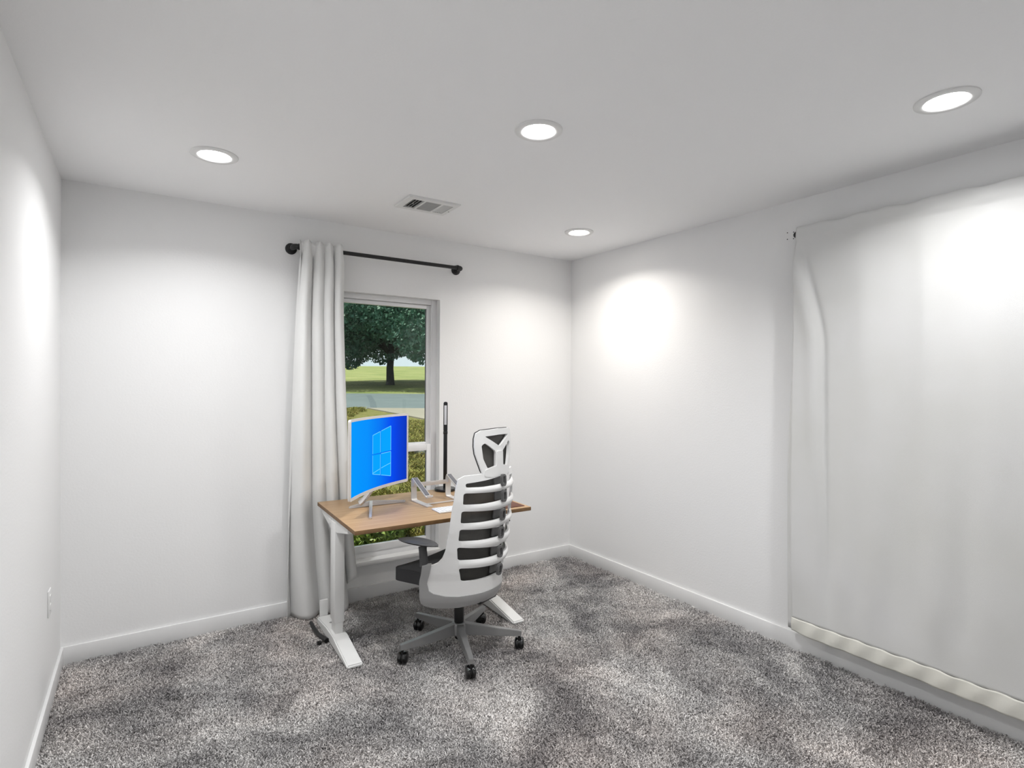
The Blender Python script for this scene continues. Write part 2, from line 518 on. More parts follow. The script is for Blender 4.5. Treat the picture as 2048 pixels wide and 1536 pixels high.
sash('lower_sash', WZ0 + 0.043, 0.987, 0.050, 0.078, 0.036, 0.045, 0.045)
obj('sash_track', new_box((WX1 - fr_w - 0.004, 0.052, 1.55), (WX1 - fr_w + 0.006, 0.060, WZ1 - 0.05), 0.001), 'vinyl', win)
obj('window_sill', new_box((WX0 - 0.02, -0.024, WZ0 - 0.026), (WX1 + 0.004, 0.056, WZ0 + 0.004), 0.004), 'trim_paint', win)

# ------------------------------------------------------------------ curtain rods (black iron pipe)
def pipe_rod(label, a, b_, wall_dir, off, r=0.0125, collar=1.55):
    """rod from a to b_, ends turn by elbows to flanges on the wall"""
    a, b_ = Vector(a), Vector(b_); w = Vector(wall_dir)
    d = (b_ - a).normalized()
    t = thing('curtain_rod', label, 'curtain rod', ((a + b_) / 2)[:])
    o = (a + b_) / 2
    bm = bmesh.new(); tube(bm, [a - o, b_ - o], r, 16)
    bm2 = bmesh.new()
    obj('pipe', bm, 'black_iron', t)
    for e_, s in ((a, 1), (b_, -1)):
        bm = bmesh.new()
        pts = [e_ + d * s * 0.03]
        for k in range(7):
            th = k / 6 * PI / 2
            pts.append(e_ + d * s * (0.02 - 0.02 * math.sin(th)) + w * (0.02 - 0.02 * math.cos(th)))
        pts.append(e_ + w * 0.03)
        tube(bm, [p - o for p in pts], r * 1.32, 16)
        tube(bm, [e_ + d * s * 0.024 - o, e_ + d * s * 0.036 - o], r * collar, 16)
        tube(bm, [e_ + w * 0.03 - o, e_ + w * (off - 0.002) - o], r * 1.05, 16)
        obj('elbow', bm, 'black_iron', t)
        bm = bmesh.new()
        p = e_ + w * off - o
        tube(bm, [p, p - w * 0.008, p - w * 0.010], [0.034, 0.034, 0.030], 24)
        tube(bm, [p - w * 0.008, p - w * 0.026], [0.02, 0.018], 16)
        obj('flange', bm, 'black_iron', t)
    return t
pipe_rod('black pipe curtain rod above the window with a bunched curtain on it', (1.095, -0.088, 2.238), (2.226, -0.088, 2.238), (0, 1, 0), 0.088)
pipe_rod('dark curtain rod on the right wall, hidden in the wide white curtain', (W - 0.075, -1.944, 2.232), (W - 0.075, -3.60, 2.232), (1, 0, 0), 0.075, collar=1.33)

# ------------------------------------------------------------------ left curtain, bunched at the left end of its rod
def sheet(fn, nu, nv, thick=0.0):
    V = [fn(i / nu, j / nv) for j in range(nv + 1) for i in range(nu + 1)]
    F = [(j * (nu + 1) + i, j * (nu + 1) + i + 1, (j + 1) * (nu + 1) + i + 1, (j + 1) * (nu + 1) + i) for j in range(nv) for i in range(nu)]
    return (V, [], F)
def sstep(a, b_, t):
    t = min(1, max(0, (t - a) / (b_ - a))); return t * t * (3 - 2 * t)

ZC = [0.0, 0.28, 0.70, 1.32, 1.93, 2.27]
XL = [1.035, 1.040, 1.055, 1.081, 1.104, 1.117]
XR = [1.49, 1.46, 1.415, 1.393, 1.378, 1.372]
def left_curtain(u, v):
    zb = 0.012 + 0.19 * sstep(0.80, 1.0, u)
    z = 2.272 + (zb - 2.272) * v
    xl, xr = lerp_tab(z, ZC, XL), lerp_tab(z, ZC, XR)
    w = u - 0.085 * math.sin(PI * u) * v - 0.02 * math.sin(2 * PI * u) * v
    ph = 2 * PI * (4.0 * w + 0.10 + 0.12 * math.sin(3 * v + 2 * u) + 0.10 * math.sin(8.2 * u + 0.7))
    gath = sstep(0.0, 0.06, v)
    amp = (0.028 + 0.022 * v) * (0.5 + 0.5 * gath) * (1 - 0.35 * sstep(0.85, 1, u))
    # the first fold stays one broad roll low down
    y = -0.094 - amp * (math.cos(ph) + 0.25 * math.cos(2 * ph + 0.6)) * (1.0 + 0.3 * math.sin(7 * u + 1))
    x = xl + (xr - xl) * u + 0.55 * amp * math.sin(ph) * (0.3 + 0.7 * gath)
    y += 0.006 * math.sin(9 * v + 5 * u)
    y -= 0.026 * (1 - sstep(0.02, 0.22, v))
    if v < 0.04: y = min(y, -0.107)
    y = min(-0.034, max(-0.166, y))
    return (x, y, z + 0.006 * math.cos(ph) * (1 - gath) - 0.004 * math.sin(9 * u) * v)
cur = obj('curtain', sheet(left_curtain, 150, 90), 'curtain_grey', smooth=180)
md = cur.modifiers.new('cloth', 'SOLIDIFY'); md.thickness = 0.0025; md.offset = 0
tag(cur, 'pale grey curtain bunched at the left of the window, hem on the carpet', 'curtain')

# ------------------------------------------------------------------ right curtain, drawn flat over the right wall
RX = W - 0.075
def rc_disp(y, z):
    s = -1.955 - y                       # distance from the free edge
    low = 1 - sstep(0.4, 1.9, z)
    d = 0.0030 * math.sin(s * 9.0 + 0.6) + 0.0028 * math.sin(s * 17 + 1.4 + 0.5 * z) + 0.004 * low * math.sin(s * 21 + 0.8) * sstep(0.15, 0.4, z)
    # crease running down from the top corner
    sc = 0.035 + 0.115 * sstep(2.25, 1.6, z) + 0.03 * (1 - sstep(0.3, 1.6, z))
    k = (s - sc) / 0.022
    top = sstep(2.22, 2.05, z) * (1 - 0.55 * (1 - sstep(0.5, 1.5, z)))
    d += top * (0.020 * math.exp(-((s - sc + 0.05) / 0.045) ** 2) - 0.014 * math.exp(-k * k))
    fade = 0.35 + 0.65 * sstep(0.18, 0.5, z)
    d += 0.006 * low * sstep(0.19, 0.45, z) * (math.sin(s * 31 + 0.9 * z) + 0.5 * math.sin(s * 47 + 2 - 0.6 * z))
    for (sf, wd, am) in ((0.33, 0.05, 0.006), (0.58, 0.04, 0.006), (0.83, 0.05, 0.007), (1.1, 0.05, 0.006)):
        d += fade * am * math.exp(-((s - sf - 0.05 * (1 - z / 2.2)) / wd) ** 2)
    return d * (0.35 + 0.65 * sstep(0.18, 0.55, z))
def right_curtain(u, v):
    y0 = -1.962 + 0.012 * math.sin(3.0 * v)
    y = y0 + (-3.56 - y0) * u
    top = 2.266 + 0.004 * math.sin(u * 34) + 0.003 * math.sin(u * 71 + 1)
    if v < 0.12:                         # pocket: up behind the rod, over it, down in front
        a = v / 0.12
        if a < 0.4:
            t = a / 0.4; z = 2.195 + (top - 0.014 - 2.195) * t; x = RX + 0.018
        elif a < 0.7:
            t = (a - 0.4) / 0.3; z = top - 0.014 + 0.014 * math.sin(t * PI); x = RX + 0.019 * math.cos(t * PI)
        else:
            t = (a - 0.7) / 0.3; z = top - 0.014 + (2.190 - top + 0.014) * t; x = RX - 0.018 - 0.004 * t
        return (x + 0.003 * math.sin(u * 60), y, z)
    t = (v - 0.12) / 0.88
    zb = 0.196 + 0.0012 * math.sin(u * 37)
    z = 2.190 + (zb - 2.190) * t
    pinch = math.exp(-(t / 0.012) ** 2)
    x = RX - 0.022 + 0.006 * pinch - rc_disp(y, z) * sstep(0, 0.06, t)
    return (x, y, z)
rcur = thing('curtain', 'wide white curtain drawn flat across the right wall', 'curtain', (RX, -2.75, 0.13))
def shift(msh, o): return ([(a - o[0], b_ - o[1], c - o[2]) for a, b_, c in msh[0]], msh[1], msh[2])
RO = (RX, -2.75, 0.13)
pan = obj('fabric_panel', shift(sheet(right_curtain, 200, 150), RO), 'curtain_white', rcur, smooth=180)
def hem(u, v):
    x, y, z = right_curtain(u, 1.0)
    zt = z + 0.004 + 0.0015 * math.sin(u * 95 + 1) ; zb = 0.124 + 0.0012 * math.sin(u * 41) + 0.010 * math.exp(-(u / 0.02) ** 2)
    return (x - 0.003 - 0.002 * math.sin(PI * v) - 0.0025 * math.sin(u * 90 + 3 * v), y, zt + (zb - zt) * v)
h_ = obj('hem', shift(sheet(hem, 200, 10), RO), 'curtain_hem', rcur, smooth=180)
def edge_strip(u, v):
    z = 2.19 + (0.13 - 2.19) * v
    y = -1.958 + 0.012 * math.sin(3.0 * v) + 0.030 * sstep(0.15, 0.6, v) * (1 - u)
    x = RX - 0.012 + 0.004 * u + 0.012 * (1 - u)
    return (x, y - 0.01 * u, z)
es = obj('side_hem', shift(sheet(edge_strip, 4, 60), RO), 'curtain_white', rcur, smooth=180)
for o_ in (pan, h_, es):
    md = o_.modifiers.new('cloth', 'SOLIDIFY'); md.thickness = 0.002; md.offset = 0

# ------------------------------------------------------------------ ceiling lights and vent
def downlight(label, x, y, lampmat):
    t = thing('recessed_light', label, 'ceiling light', (x, y, H), 0, 'recessed ceiling lights')
    bm = bmesh.new()
    lathe(bm, [(0.058, 0.0), (0.060, -0.0035), (0.072, -0.0085), (0.090, -0.0075), (0.0955, -0.004), (0.096, 0.0)], 48)
    obj('trim_ring', bm, 'white_metal', t)
    bm = bmesh.new(); lathe(bm, [(0, -0.0085), (0.03, -0.0080), (0.050, -0.0062), (0.0585, -0.0040), (0.0585, -0.001), (0, -0.001)], 40)
    obj('lens', bm, lampmat, t, smooth=None)
    ld = bpy.data.lights.new('recessed_lamp', 'AREA'); ld.shape = 'DISK'; ld.size = 0.117
    ld.energy = LAMP_POWER; ld.color = LAMPC[lampmat]; ld.spread = LAMP_SPREAD
    lo = bpy.data.objects.new('recessed_lamp', ld); COL.objects.link(lo); lo.parent = t; lo.location = (0, 0, -0.0092)
downlight('round recessed light nearest the left wall', 0.606, -0.775, 'lamp_white')
downlight('round recessed light in the middle of the ceiling', 1.650, -1.790, 'lamp_white')
downlight('warm recessed light closest to the far right corner', 2.769, -0.727, 'lamp_warm')
downlight('round recessed light above the wide white curtain', 2.690, -2.793, 'lamp_white')
downlight('round recessed light overhead, above the picture', 0.606, -2.800, 'lamp_white')

vent = thing('air_vent', 'white ceiling air vent with three banks of louvers', 'air vent', (1.690, -0.672, H), math.radians(-1.0))
bm = bmesh.new()
VW, VD = 0.31, 0.232
secs = [(-0.118, -0.050, 'y'), (-0.040, 0.052, 'x'), (0.064, 0.125, 'y')]
holes = [round_poly([(a, -0.078), (b_, -0.078), (b_, 0.078), (a, 0.078)], 0.002, 1) for a, b_, _ in secs]
outer = round_poly([(-VW / 2, -VD / 2), (VW / 2, -VD / 2), (VW / 2, VD / 2), (-VW / 2, VD / 2)], 0.004, 2)
def vfn(x, z): 
    edge = max(abs(x) / (VW / 2), abs(z) / (VD / 2))
    return Vector((x, z, -0.010 if edge < 0.97 else -0.004)), Vector((0, 0, -1))
obj('frame', plate(outer, holes, vfn, lambda x, z: 0.0095 if max(abs(x) / (VW / 2), abs(z) / (VD / 2)) < 0.97 else 0.0035, 0.03, 0.03), 'white_metal', vent, smooth=30)
obj('duct_opening', new_box((-0.13, -0.085, -0.0012), (0.13, 0.085, -0.0004)), 'vent_dark', vent, smooth=None)
for a, b_, ax in secs:
    if ax == 'y':
        n_ = 4; tilt = math.radians(-48 if a < 0 else 48)
        for k in range(n_):
            x = a + (k + 0.5) * (b_ - a) / n_
            M_ = Matrix.Translation((x, 0, -0.0062)) @ Matrix.Rotation(tilt, 4, 'Y')
            obj('louver', new_box((-0.0048, -0.077, -0.0005), (0.0048, 0.077, 0.0005), mtx=M_), 'white_metal', vent, smooth=None)
    else:
        n_ = 12
        for k in range(n_):
            y = -0.078 + (k + 0.5) * 0.156 / n_
            M_ = Matrix.Translation((0.006, y, -0.0056)) @ Matrix.Rotation(math.radians(62), 4, 'X')
            obj('louver', new_box((-0.046, -0.0050, -0.0005), (0.046, 0.0050, 0.0005), mtx=M_), 'white_metal', vent, smooth=None)
bm = bmesh.new(); tube(bm, [(-0.094, -0.02, -0.006), (-0.100, -0.028, -0.018)], 0.0025, 8)
obj('damper_lever', bm, 'white_metal', vent)
bm = bmesh.new(); lathe(bm, [(0, -0.0115), (0.003, -0.011), (0.004, -0.010), (0.004, -0.009)], 10, Matrix.Translation((0.142, 0.02, 0)))
obj('screw', bm, 'vent_dark', vent)

# outlet on the left wall
ot = thing('wall_outlet', 'white wall outlet plate low on the left wall', 'outlet', (0.0, -0.43, 0.455))
obj('cover_plate', new_box((0.0, -0.036, -0.058), (0.006, 0.036, 0.058), 0.003), 'white_plastic', ot)
for s in (-1, 1):
    bm = bmesh.new(); prism(bm, round_poly([(-0.017, s * 0.02 - 0.014), (0.017, s * 0.02 - 0.014), (0.017, s * 0.02 + 0.014), (-0.017, s * 0.02 + 0.014)], 0.008), 0.004, 0.0078, 'x')
    obj('socket', bm, 'white_metal', ot)

# ------------------------------------------------------------------ standing desk
DZ = 0.710
desk = thing('standing_desk', 'small standing desk with oak top and white metal legs', 'desk', (1.7215, -0.5645, 0), math.radians(-1.35))
DL, DD, DT = 1.032, 0.754, 0.022
top = obj('desktop', new_box((-DL / 2, -DD / 2, DZ - DT), (DL / 2, DD / 2, DZ), 0.0025, 2), 'wood', desk)
top.data.materials.append(MAT['wood_edge'])
for p_ in top.data.polygons:
    if abs(p_.normal.z) < 0.5: p_.material_index = 1
for s in (-1, 1):
    fx = s * 0.487                        # foot axis
    # splayed foot: tapered steel channel on the carpet
    poly = [(-0.300, 0.004), (0.330, 0.004), (0.330, 0.040), (0.12, 0.062), (-0.02, 0.064), (-0.300, 0.022)]
    bm = bmesh.new(); prism(bm, poly, fx - 0.040, fx + 0.040, 'x', 0.006)
    ft = obj('foot', bm, 'white_metal', desk)
    bm = bmesh.new(); lathe(bm, [(0, 0.0375), (0.006, 0.0375), (0.006, 0.0325)], 12, Matrix.Translation((fx, -0.17, 0.0)))
    obj('screw', bm, 'grey_plastic', ft)
    bm = bmesh.new(); lathe(bm, [(0, 0.066), (0.008, 0.066), (0.008, 0.058)], 12, Matrix.Translation((fx, 0.17, -0.006)))
    obj('screw', bm, 'grey_plastic', ft)
    bm = bmesh.new(); box(bm, (fx - 0.024, 0.326, 0.036), (fx + 0.024, 0.340, 0.135), 0.003)
    obj('rear_bracket', bm, 'white_metal', desk)
    # telescoping column, thin stage below
    obj('lower_column', new_box((fx - 0.021, -0.005, 0.055), (fx + 0.021, 0.075, 0.17), 0.004), 'white_metal', desk)
    obj('column', new_box((fx - 0.027, -0.012, 0.125), (fx + 0.027, 0.082, 0.668), 0.005), 'white_metal', desk)
    # side support under the top
    poly = [(-0.235, 0.688), (0.300, 0.688), (0.300, 0.664), (0.10, 0.612), (-0.02, 0.616), (-0.235, 0.660)]
    bm = bmesh.new(); prism(bm, poly, s * 0.508 - 0.0, s * 0.440, 'x', 0.003)
    sb = obj('side_bracket', bm, 'white_metal', desk)
    bm = bmesh.new(); prism(bm, round_poly([(0.085, 0.634), (0.145, 0.634), (0.145, 0.672), (0.085, 0.672)], 0.004), s * 0.506, s * 0.5105, 'x')
    prism(bm, round_poly([(0.097, 0.642), (0.133, 0.642), (0.133, 0.664), (0.097, 0.664)], 0.003), s * 0.509, s * 0.5125, 'x')
    obj('badge_plate', bm, 'white_plastic', sb)
obj('cross_rail', new_box((-0.45, 0.005, 0.630), (0.45, 0.065, 0.686), 0.004), 'white_metal', desk)

# black adapter and cord on the carpet by the left foot
cb = thing('power_cable', 'black power cable with a small plug beside the left desk foot', 'cable', (1.152, -0.40, 0))
bm = bmesh.new(); tube(bm, [(0.013, 0.165, 0.020), (0.012, 0.08, 0.013), (0.016, 0.0, 0.011), (0.030, -0.075, 0.013), (0.034, -0.10, 0.013)], [0.010, 0.012, 0.012, 0.014, 0.014], 10)
obj('cable', bm, 'black_plastic', cb)
bm = bmesh.new(); tube(bm, [(0.03, -0.095, 0.012), (0.0, -0.098, 0.012)], 0.003, 8)
tube(bm, [(0.002, -0.098, 0.012), (-0.018, -0.100, 0.012)], 0.011, 10)
obj('plug', bm, 'black_plastic', cb)

# ------------------------------------------------------------------ monitor
P0, P1 = Vector((1.241, -0.705, 0)), Vector((1.742, -0.288, 0))       # ends of the bottom edge
mc = (P0 + P1) / 2
mdir = (P1 - P0).normalized(); mang = math.atan2(mdir.y, mdir.x)
chord = (P1 - P0).length
mon = thing('monitor', 'white curved computer monitor with a glowing blue screen', 'monitor', (mc.x, mc.y, DZ), mang)
SAG = 0.043
Rm = chord * chord / (8 * SAG) + SAG / 2
MZ0, MZ1 = 0.092, 0.522
def mon_surf(off):
    def fn(x, z):
        th = x / Rm                     # local frame: +y is the rear of the monitor
        nrm = Vector((-math.sin(th), -math.cos(th), 0)) * 1.0
        c = Vector((0, SAG - Rm, 0))
        p = c + Vector((math.sin(th), math.cos(th), 0)) * (Rm + off)
        return Vector((p.x, p.y, z)), nrm
    return fn
hw = Rm * math.asin(chord / 2 / Rm)
outer = round_poly([(-hw, MZ0), (hw, MZ0), (hw, MZ1), (-hw, MZ1)], 0.016, 4)
bz = 0.013
inner = round_poly([(-hw + bz, MZ0 + bz + 0.004), (hw - bz, MZ0 + bz + 0.004), (hw - bz, MZ1 - bz), (-hw + bz, MZ1 - bz)], 0.003, 2)
obj('bezel', plate(outer, [inner], mon_surf(-0.004), 0.006, 0.02), 'monitor_shell', mon, smooth=30)
obj('housing', plate(outer, [], mon_surf(0.0), lambda x, z: 0.010 + 0.030 * max(0, 1 - (x / 0.26) ** 2) * max(0, 1 - ((z - 0.30) / 0.20) ** 2), 0.02, 0.03), 'monitor_shell', mon, smooth=50)
# screen picture: flat print, emissive
M = bpy.data.materials.new('screen_picture'); M.use_nodes = True
nt = M.node_tree; nt.nodes.remove(nt.nodes['Principled BSDF'])
tc = nt.nodes.new('ShaderNodeTexCoord'); sp = nt.nodes.new('ShaderNodeSeparateXYZ')
nt.links.new(tc.outputs['Object'], sp.inputs[0])
mr = nt.nodes.new('ShaderNodeMapRange'); mr.inputs['From Min'].default_value = -0.31; mr.inputs['From Max'].default_value = 0.31
nt.links.new(sp.outputs['X'], mr.inputs['Value'])
rp = nt.nodes.new('ShaderNodeValToRGB')
els = rp.color_ramp.elements
els[0].position = 0.0; els[0].color = srgb(0, 152, 255)
els[1].position = 1.0; els[1].color = srgb(4, 52, 186)
for pos, c in ((0.35, srgb(0, 144, 252)), (0.60, srgb(0, 116, 244)), (0.76, srgb(0, 78, 240)), (0.86, srgb(2, 64, 222))):
    e_ = els.new(pos); e_.color = c
nt.links.new(mr.outputs[0], rp.inputs[0])
em = nt.nodes.new('ShaderNodeEmission'); em.inputs[1].default_value = 1.0
gl = nt.nodes.new('ShaderNodeBsdfGlossy'); gl.inputs['Roughness'].default_value = 0.35; gl.inputs['Color'].default_value = (0.006, 0.006, 0.006, 1)
ad = nt.nodes.new('ShaderNodeAddShader')
nt.links.new(rp.outputs[0], em.inputs[0]); nt.links.new(em.outputs[0], ad.inputs[0]); nt.links.new(gl.outputs[0], ad.inputs[1])
nt.links.new(ad.outputs[0], nt.nodes['Material Output'].inputs[0])
MAT['screen_picture'] = M
def emit_mat(name, c, s=1.0):
    lamp_mat(name, c, s)
emit_mat('logo_pane', srgb(10, 164, 255)); emit_mat('logo_line', srgb(112, 212, 255)); emit_mat('logo_beam', srgb(0, 132, 255))
scr = obj('screen', plate(inner, [], mon_surf(-0.0015), 0.001, 0.02), 'screen_picture', mon, smooth=50)
# four-pane window emblem with a bright outline, drawn in perspective as on the screen
def lg(px, py):                          # photo pixel on the screen -> (x, z) of the panel surface
    u = (px - 706.5) / (813.5 - 706.5)
    # perspective: the left edge is nearer (2.93 m) than the right edge (3.53 m)
    t = (u * 3.53) / (u * 3.53 + (1 - u) * 2.93)
    ytop = 845.0 + (835.5 - 845.0) * u; ybot = 999.0 + (959.0 - 999.0) * u - 7.0 * 4 * u * (1 - u)
    z = MZ1 - bz + (MZ0 + bz + 0.004 - MZ1 + bz) * (py - ytop) / (ybot - ytop)
    x = (-hw + bz) + 2 * (hw - bz) * t
    return (x, z)
K = 1 / 7.68
def zz(x, y): return lg(690 + x * K, 820 + y * K)
quads = [[(462, 410), (571, 352), (571, 668), (462, 688)], [(583, 346), (720, 272), (720, 632), (583, 662)],
         [(462, 708), (571, 684), (571, 992), (462, 986)], [(583, 680), (720, 648), (720, 1008), (583, 994)]]
for q in quads:
    pts = [zz(*a) for a in q]
    obj('logo_pane', plate(pts, [], mon_surf(-0.0022), 0.0005, 0.02), 'logo_pane', scr, smooth=None)
def line_strip(pts, w):
    out = bmesh.new()
    for a, c in zip(pts, pts[1:]):
        a, c = Vector(a), Vector(c); d = (c - a).normalized(); n_ = Vector((-d.y, d.x)) * w / 2
        merge(out, plate([tuple(a + n_), tuple(c + n_), tuple(c - n_), tuple(a - n_)], [], mon_surf(-0.0030), 0.0005, 0.02))
    return out
edges = [[(462, 410), (571, 352)], [(583, 346), (720, 272)], [(462, 410), (462, 688)], [(720, 272), (720, 632)], [(462, 708), (462, 986)], [(720, 648), (720, 1008)],
         [(462, 986), (571, 992)], [(583, 994), (720, 1008)], [(571, 352), (571, 660)], [(571, 690), (571, 992)], [(462, 976), (571, 902)], [(583, 892), (720, 815)], [(583, 680), (720, 648)]]
for e_ in edges:
    obj('logo_outline', line_strip([zz(*a) for a in e_], 0.0034), 'logo_line', scr, smooth=None)

# Y-shaped stand, in world coordinates turned into the monitor's frame
def to_mon(x, y, z):
    d = Vector((x - mc.x, y - mc.y, 0)); c, s = math.cos(-mang), math.sin(-mang)
    return (d.x * c - d.y * s, d.x * s + d.y * c, z)
J = (1.449, -0.443)
def arm(bm, a, b_, h0, h1, w0, w1):
    a, b_ = Vector(a), Vector(b_); d = (b_ - a); d.z = 0; L = d.length; d.normalize(); n_ = Vector((-d.y, d.x, 0))
    rows = []
    for p, h, w in ((a, h0, w0), (b_, h1, w1)):
        rows.append([bm.verts.new(p + n_ * sx * w / 2 + Vector((0, 0, zz_ - p.z + p.z))) for sx, zz_ in ((-1, 0.0), (1, 0.0), (0.75, h), (-0.75, h))])
    A, B = rows
    bm.faces.new(A[::-1]); bm.faces.new(B)
    for k in range(4): bm.faces.new((A[k], A[(k + 1) % 4], B[(k + 1) % 4], B[k]))
bm = bmesh.new()
j = to_mon(*J, 0.002)
for tip, h1, w1 in (((1.340, -0.742), 0.012, 0.016), ((1.656, -0.458), 0.014, 0.014), ((1.318, -0.447), 0.012, 0.016)):
    arm(bm, to_mon(*tip, 0.0), j, h1, 0.030, w1, 0.024)
bmesh.ops.recalc_face_normals(bm, faces=bm.faces)
bmesh.ops.bevel(bm, geom=bm.edges[:], offset=0.003, segments=2, affect='EDGES')
obj('stand', bm, 'stand_metal', mon)
bm = bmesh.new()
jn = Vector(to_mon(1.385, -0.436, 0.022))
tube(bm, [jn, (jn.x * 0.8, jn.y * 0.75 + 0.015, 0.035), (jn.x * 0.35, 0.065, 0.085), (0, 0.085, 0.16), (0, 0.082, 0.22)], [0.022, 0.022, 0.022, 0.024, 0.024], 12, squash=(1.7, 0.7))
obj('neck', bm, 'stand_metal', mon)

# ------------------------------------------------------------------ laptop stand
lap = thing('laptop_stand', 'empty aluminium laptop stand with dark rubber strips on sloped arms', 'laptop stand', (1.835, -0.44, DZ), math.radians(2.0))
def strip_profile(pts, t):
    """closed polygon of a bent strip of thickness t along (y, z) points"""
    P = [Vector(p) for p in pts]; L, Rr = [], []
    for i, p in enumerate(P):
        d = (P[min(i + 1, len(P) - 1)] - P[max(i - 1, 0)]).normalized(); n_ = Vector((-d.y, d.x)) * t / 2
        L.append(tuple(p + n_)); Rr.append(tuple(p - n_))
    return L + Rr[::-1]
for s in (-1, 1):
    x0, x1 = s * 0.118 - 0.018, s * 0.118 + 0.018
    bm = bmesh.new()
    prism(bm, strip_profile([(-0.215, 0.0035), (-0.02, 0.0035), (-0.006, 0.006), (0.0, 0.016), (0.0, 0.118), (-0.004, 0.132), (-0.012, 0.136), (-0.020, 0.132)], 0.005), x0, x1, 'x')
    sd = obj('side_support', bm, 'aluminium', lap)
    bm = bmesh.new()
    prism(bm, strip_profile([(-0.008, 0.139), (-0.190, 0.056)], 0.006), x0, x1, 'x')
    prism(bm, strip_profile([(-0.186, 0.058), (-0.204, 0.054), (-0.210, 0.058), (-0.212, 0.068)], 0.005), x0, x1, 'x')
    ar = obj('sloped_arm', bm, 'aluminium', lap)
    bm = bmesh.new(); prism(bm, strip_profile([(-0.014, 0.1415), (-0.180, 0.0655)], 0.003), x0 + 0.006, x1 - 0.006, 'x')
    obj('rubber_strip', bm, 'rubber_grey', ar)
    bm = bmesh.new(); prism(bm, [(-0.002, 0.128), (-0.002, 0.085), (-0.030, 0.098), (-0.030, 0.124)], x0 + 0.004, x0 + 0.008, 'x')
    obj('gusset', bm, 'aluminium', lap)
    bm = bmesh.new(); lathe(bm, [(0, 0.004), (0.003, 0.004), (0.003, 0)], 8, Matrix.Translation((s * 0.118, -0.0015, 0.098)) @ Matrix.Rotation(PI / 2, 4, 'X'))
    obj('screw', bm, 'rubber_grey', sd)
obj('upper_crossbar', new_box((-0.118, -0.0045, 0.083), (0.118, -0.0025, 0.109), 0.0005), 'aluminium', lap)
obj('lower_crossbar', new_box((-0.118, -0.158, 0.001), (0.118, -0.140, 0.007), 0.001), 'aluminium', lap)

# ------------------------------------------------------------------ desk lamp
lmp = thing('desk_lamp', 'slim black desk lamp with upright head and round base', 'lamp', (2.020, -0.262, DZ))
bm = bmesh.new(); lathe(bm, [(0, 0), (0.068, 0), (0.070, 0.003), (0.070, 0.014), (0.067, 0.018), (0, 0.019)], 40)
obj('base', bm, 'black_plastic', lmp)
vx = math.atan2(-(CAM.x - 2.02), (CAM.y + 0.262)) + PI
RZ = Matrix.Rotation(math.radians(-30), 4, 'Z')
obj('pole', new_box((-0.0125, -0.007, 0.015), (0.0125, 0.007, 0.385), 0.003, 2, RZ), 'black_plastic', lmp)
bm = bmesh.new(); tube(bm, [RZ @ Vector((-0.014, 0, 0.385)), RZ @ Vector((0.014, 0, 0.385))], 0.010, 14)
obj('hinge', bm, 'black_plastic', lmp)
hd = bmesh.new(); prism(hd, round_poly([(-0.0135, 0.39), (0.0135, 0.39), (0.0135, 0.590), (-0.0135, 0.590)], 0.012), -0.006, 0.006, 'y', 0.001)
bmesh.ops.transform(hd, matrix=RZ, verts=hd.verts)
hd = obj('head', hd, 'black_plastic', lmp)
obj('led_panel', new_box((-0.008, -0.0075, 0.438), (0.008, -0.005, 0.566), 0.001, 2, RZ), 'led_diffuser', hd)

# ------------------------------------------------------------------ keyboard and leather pad
kb = thing('keyboard', 'slim white keyboard on the desk behind the chair back', 'keyboard', (1.842, -0.775, DZ), math.radians(-1.5))
obj('case', new_box((-0.139, -0.057, 0.0), (0.139, 0.057, 0.008), 0.003, 2), 'white_plastic', kb)
bm = bmesh.new()
for r_ in range(5):
    for c_ in range(14):
        if r_ == 0 and 3 < c_ < 9: continue
        x = -0.130 + c_ * 0.0188; y = -0.048 + r_ * 0.0196
        box(bm, (x, y, 0.0075), (x + 0.0158, y + 0.0162, 0.0105))
box(bm, (-0.130 + 4 * 0.0188, -0.048, 0.0075), (-0.130 + 9 * 0.0188 - 0.003, -0.0318, 0.0105))
obj('keys', bm, 'key_white', kb, smooth=None)

pad = obj('leather_pad', new_box((-0.11, -0.095, 0.0), (0.11, 0.095, 0.0035), 0.0015, 2), 'leather', loc=(2.098, -0.822, DZ), rot=(0, 0, math.radians(-1.4)))
tag(pad, 'brown leather pad at the right end of the desk', 'desk pad')

# ------------------------------------------------------------------ office chair
CH_A = math.radians(21.5)
chair = thing('office_chair', 'white ergonomic office chair with dark mesh back and headrest', 'office chair', (1.765, -0.940, 0), CH_A)
ZS = [.25, .30, .337, .49, .58, .67, .76, .85, .94, 1.0]; YS = [-.20, -.21, -.223, -.248, -.25, -.256, -.265, -.273, -.268, -.262]
def Yc(z): return lerp_tab(z, ZS, YS)
def Kc(z): return lerp_tab(z, [.35, .45, .6, .7, 1], [2.6, 2.5, 1.9, 1.7, 1.7])
ribs = [(0.917, 0.887), (0.834, 0.796), (0.741, 0.705), (0.650, 0.608), (0.553, 0.511)]
def rib_bump(x, z):
    for zt, zb in ribs:
        if zb - 0.006 < z < zt + 0.006:
            t = (z - (zb + zt) / 2) / (zt - zb)
            return 0.016 * max(0, 1 - (x / 0.205) ** 4) * (1 - 0.5 * (2 * t) ** 2)
    return 0.0
def back_surf(off, bump=True):
    def fn(x, z):
        k = Kc(z); y = Yc(z) + k * x * x
        n_ = Vector((2 * k * x, -1, 0)).normalized()
        # (x, y) rear surface; normal points to the rear
        return Vector((x, y, z)) + n_ * (off + (rib_bump(x, z) if bump else 0)), n_
    return fn
def mirror(half): return half + [(-x, z) for x, z in reversed(half)]
